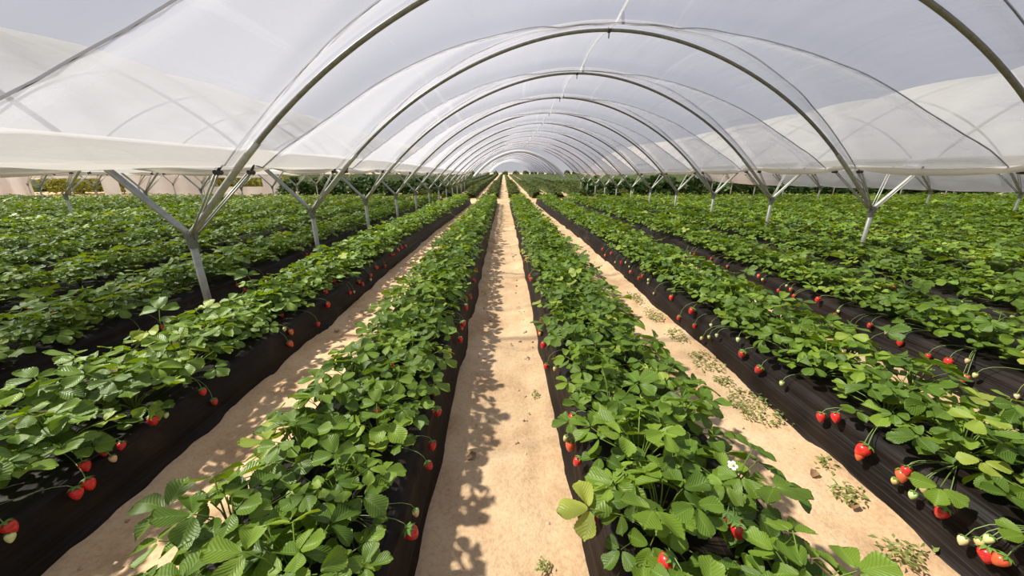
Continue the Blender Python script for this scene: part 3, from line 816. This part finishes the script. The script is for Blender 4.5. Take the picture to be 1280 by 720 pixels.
def dry_leaf(u, v, s, lab):
    c = ground_hit(u, v)
    a, f, uv = leaflet(s, s*.8, 7, 5, .5, -.2, -.6, 2.0)
    o = link('dry_leaf', mesh('dry_leaf', a, f, M['dry'], True), None, (c[0]-s/2, c[1], 0.018)); o.rotation_euler = (0.1, 0, 0.6)
    tag(o, lab, 'dry leaf')
dry_leaf(590, 578, 0.05, 'crumpled brown dry leaf lying on the centre path')
dry_leaf(1020, 600, 0.045, 'brown dry leaf lying on the right-hand sand path')
dry_leaf(1070, 640, 0.04, 'curled brown leaf beside the flat weed tuft')

r = np.random.default_rng(11)
V, Fc = [], []
for q in range(260):
    lane = r.choice([-1, 0, 0, 1])
    e = r.choice([-1, 1])*(r.beta(3, 1.2))*0.22
    c = np.array([lane*P+e, r.uniform(.8, 7), 0.006]); s = r.uniform(.003, .011)*(1.8 if r.uniform() > .95 else 1)
    b = np.array([(-1, -1, -.4), (1, -.8, -.4), (1.1, 1, -.4), (-.9, 1.1, -.4), (-.5, -.5, .6), (.6, -.4, .7), (.5, .6, .5), (-.6, .5, .65)])*s*r.uniform(.7, 1.3, (8, 3))
    o = len(V)*8; V.append(b+c)
    Fc += [[o+a for a in t] for t in ((0, 1, 5, 4), (1, 2, 6, 5), (2, 3, 7, 6), (3, 0, 4, 7), (4, 5, 6, 7), (3, 2, 1, 0))]
o = link('sand_clods', mesh('sand_clods', np.vstack(V), np.array(Fc), M['clod']))
tag(o, 'small crumbs and clods of dry sand along the path edges', 'sand', None, 'stuff')

# ------------------------------------------------------------------ beyond the cross path
# second block of rows, far away: low leafy ridges
def far_rows():
    VV, FF, TT = [], [], []; base = 0
    for i in range(-45, 46):
        cx = (i+0.5)*P
        ys = np.arange(19.2 if -3 <= i <= 4 else 24.0, 100, 0.34); n = 7
        pr = np.array([(-.29, 0), (-.26, .14), (-.17, .26), (0, .31), (.17, .26), (.26, .14), (.29, 0)])
        X = np.tile(pr[:, 0], (len(ys), 1)); Z = np.tile(pr[:, 1], (len(ys), 1)); Y = np.tile(ys[:, None], (1, n))
        k = rng.uniform(-1, 1, (len(ys), n, 3))
        X = X+cx+k[..., 0]*.05; Y2 = Y+k[..., 1]*.08; Z = Z*(1+k[..., 2]*.25)+g(Y)
        VV.append(np.stack([X, Y2, Z], -1).reshape(-1, 3)); FF.append(grid_faces(len(ys), n)+base); TT.append(rng.uniform(0, .9, len(ys)*n)); base += len(ys)*n
    cl = []
    for i in range(-4, 6):      # the nearest stretch of these rows still shows single plants
        for ln in (-.12, .12):
            for y in np.arange(19.2, 36, 0.3):
                cl.append(dict(x=(i+0.5)*P+ln+rng.uniform(-.04, .04), y=y+rng.uniform(-.1, .1), z=float(g(y))+0.17, sc=rng.uniform(1.0, 1.25), rot=rng.uniform(0, 6.28)))
    v, f, t = foliage_mass(cl, LEAF_XLO, 9, 5, 1.1)
    VV.append(v); FF.append(f+base); TT.append(t)
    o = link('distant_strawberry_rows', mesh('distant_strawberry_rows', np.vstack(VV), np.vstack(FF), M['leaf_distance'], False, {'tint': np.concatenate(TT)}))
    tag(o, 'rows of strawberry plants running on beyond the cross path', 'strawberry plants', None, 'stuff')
far_rows()

# film tunnel of the second block, in line with the tunnel overhead
def back_tunnel():
    t = empty('tunnel_film', (0, 0, 0)); tag(t, 'white film roof of the far tunnel beyond the cross path', 'plastic film', 'tunnel film roofs')
    v, f, suv = film_sheet(0, 27.6, 62, 3.2, 3.2, 90, 56, 91, None, 0.0, 0.0)
    link('sheet', mesh('film_sheet', v, f, M['film'], True, {'suv': suv}), t)
    dx = np.linspace(-3.3, 3.3, 60); n = hoop_n(dx)
    a = np.stack([P+dx+n[:, 0]*.05, 27.5+0*dx, hoop_z(dx)+n[:, 1]*.05+g(27.5)], -1); b = np.stack([P+dx-n[:, 0]*.16, 27.35+0*dx, hoop_z(dx)-n[:, 1]*.16+g(27.5)], -1)
    vv = np.stack([a, b, b+np.array([0, .03, 0]), a+np.array([0, .03, 0])], 1).reshape(-1, 3)
    link('end_hem', mesh('end_hem', vv, grid_faces(60, 4, True), M['film_white'], True, {'suv': vv}), t)
    for q in range(8):
        make_hoop(0, 0, 27.6+q*S*1.5, '%s steel hoop of the far tunnel beyond the cross path' % ordinal(q+1), 'hoops of the far tunnel', False)
back_tunnel()

# closed white tunnels at the far left with open end bays showing hedge
def end_curtain(x0, x1, h0, h1, y, lab, gaps):
    t = empty('end_curtain', (0, 0, 0)); tag(t, lab, 'plastic sheet', 'white end curtains')
    xs = np.linspace(x0, x1, 60)
    cur = []
    def panel(a, b, z0, z1):
        xx = np.linspace(a, b, max(4, int((b-a)*5))); zz = np.linspace(z0, z1, 6)
        X, Z = np.meshgrid(xx, zz)
        yy = y+0.06*np.sin(X*5.0)+0.05*(noise2(X*2, Z*1.5, 4)-.5)
        v = np.stack([X, yy, Z+g(y)], -1).reshape(-1, 3)
        link('panel', mesh('curtain_panel', v, grid_faces(6, len(xx)), M['film_white'], True, {'suv': v}), t)
    lo = x0
    for (a, b, z0, z1) in gaps:
        if a > lo: panel(lo, a, h0, h1)
        if z0 > h0: panel(a, b, h0, z0)
        if z1 < h1: panel(a, b, z1, h1)
        lo = b
    if x1 > lo: panel(lo, x1, h0, h1)
end_curtain(-36, -20.9, 0.0, 1.42, 20.95, 'white plastic end curtain at far left, open where olive hedge shows', [(-25.4, -21.7, 0.0, 0.92)])
end_curtain(-20.6, -12.3, 0.0, 1.42, 21.0, 'white plastic end curtain with a slot above a pale sheet, left of the hoop foot', [(-16.1, -13.2, 0.48, 0.95)])

def leafy_block(x0, x1, y0, y1, h, n, size, seed):
    r = np.random.default_rng(seed); V, Fc, T = [], [], []
    for q in range(n):
        c = np.array([r.uniform(x0, x1), r.uniform(y0, y1), 0])
        c[2] = h*(0.05+0.95*r.uniform()**0.7)*(0.9+0.2*noise2(np.array(c[0]*1.3), np.array(0.0), seed))
        b = np.array([[0, -.5, 0], [.5, 0, .1], [0, .5, 0], [-.5, 0, .1]])*size*r.uniform(.6, 1.3)
        m = np.array(Euler((r.uniform(-1.2, 1.2), r.uniform(-1.2, 1.2), r.uniform(0, 6.283))).to_matrix())
        o = len(V)*4; V.append(b@m.T+c); Fc.append([o, o+1, o+2, o+3]); T.append(np.full(4, r.uniform()))
    return np.vstack(V), np.array(Fc), np.concatenate(T)
for (x0, x1, y, h, lab) in ((-26.4, -21.2, 21.9, 1.0, 'olive green hedge standing in the open bay at far left'), (-17.0, -12.6, 22.0, 1.05, 'olive green hedge seen through the slot in the white curtain')):
    v, f, tt = leafy_block(x0, x1, y, y+1.2, h, 1500, 0.16, int(-x0))
    o = link('hedge', mesh('hedge', v, f, M['olive'], False, {'tint': tt}), None, (0, 0, float(g(y)))); tag(o, lab, 'hedge', 'olive hedges')

# dark bushes lining the far side of the cross path
BUSHV = []
for q in range(4):
    r = np.random.default_rng(40+q); n = 420
    d = r.normal(size=(n, 3)); d /= np.linalg.norm(d, axis=1)[:, None]; d[:, 2] = np.abs(d[:, 2])
    lump = 0.75+0.45*noise2(d[:, 0]*2.5+q*5, d[:, 1]*2.5+d[:, 2]*2, q)
    c = d*np.array([0.85, 0.7, 0.88])*lump[:, None]*r.uniform(.75, 1, n)[:, None]
    V, Fc, T = [], [], []
    for i in range(n):
        b = np.array([[0, -.5, 0], [.5, 0, .1], [0, .5, 0], [-.5, 0, .1]])*0.19*r.uniform(.6, 1.3)
        m = np.array(Euler((r.uniform(-1, 1), r.uniform(-1, 1), r.uniform(0, 6.283))).to_matrix())
        V.append(b@m.T+c[i]); Fc.append([i*4, i*4+1, i*4+2, i*4+3]); T.append(np.full(4, r.uniform()))
    BUSHV.append(mesh('bush_foliage', np.vstack(V), np.array(Fc), M['bush'], False, {'tint': np.concatenate(T)}))
tv, tf = tube([(0, 0, -.05), (0.02, 0, .3), (0, 0.02, .5)], [0.05, 0.04, 0.02], 6)
TRUNK = mesh('bush_trunk', tv, tf, M['trunk'])
rb = random.Random(3)
BC = {}
def bush(x, y, s, lab, grp):
    BC[grp] = BC.get(grp, 0)+1; lab = lab % ordinal(BC[grp])
    t = empty('bush', (x, y, float(g(y)))); t.scale = (s*rb.uniform(.9, 1.2), s, s*rb.uniform(.85, 1.12)); t.rotation_euler = (0, 0, rb.uniform(0, 6.28))
    link('foliage', rb.choice(BUSHV), t); link('trunk', TRUNK, t)
    tag(t, lab, 'bush', grp)
x = -11.6
while x < -3.0:
    bush(x, 21.3+rb.uniform(-.3, .3), rb.uniform(.95, 1.12), '%s dark bush from the left in the hedge left of the far tunnel', 'bushes left of the far tunnel'); x += rb.uniform(.75, 1.1)
x = 5.2
while x < 31:
    bush(x, 21.3+rb.uniform(-.4, .4), rb.uniform(.95, 1.2), '%s dark bush from the left in the hedge right of the far tunnel', 'bushes right of the far tunnel'); x += rb.uniform(.75, 1.1)
x = -22
while x < 26:
    bush(x, 104+rb.uniform(-2, 2), rb.uniform(1.0, 1.5), '%s distant bush from the left, closing the far end of the rows', 'bushes at the end of the rows'); x += rb.uniform(2, 3)
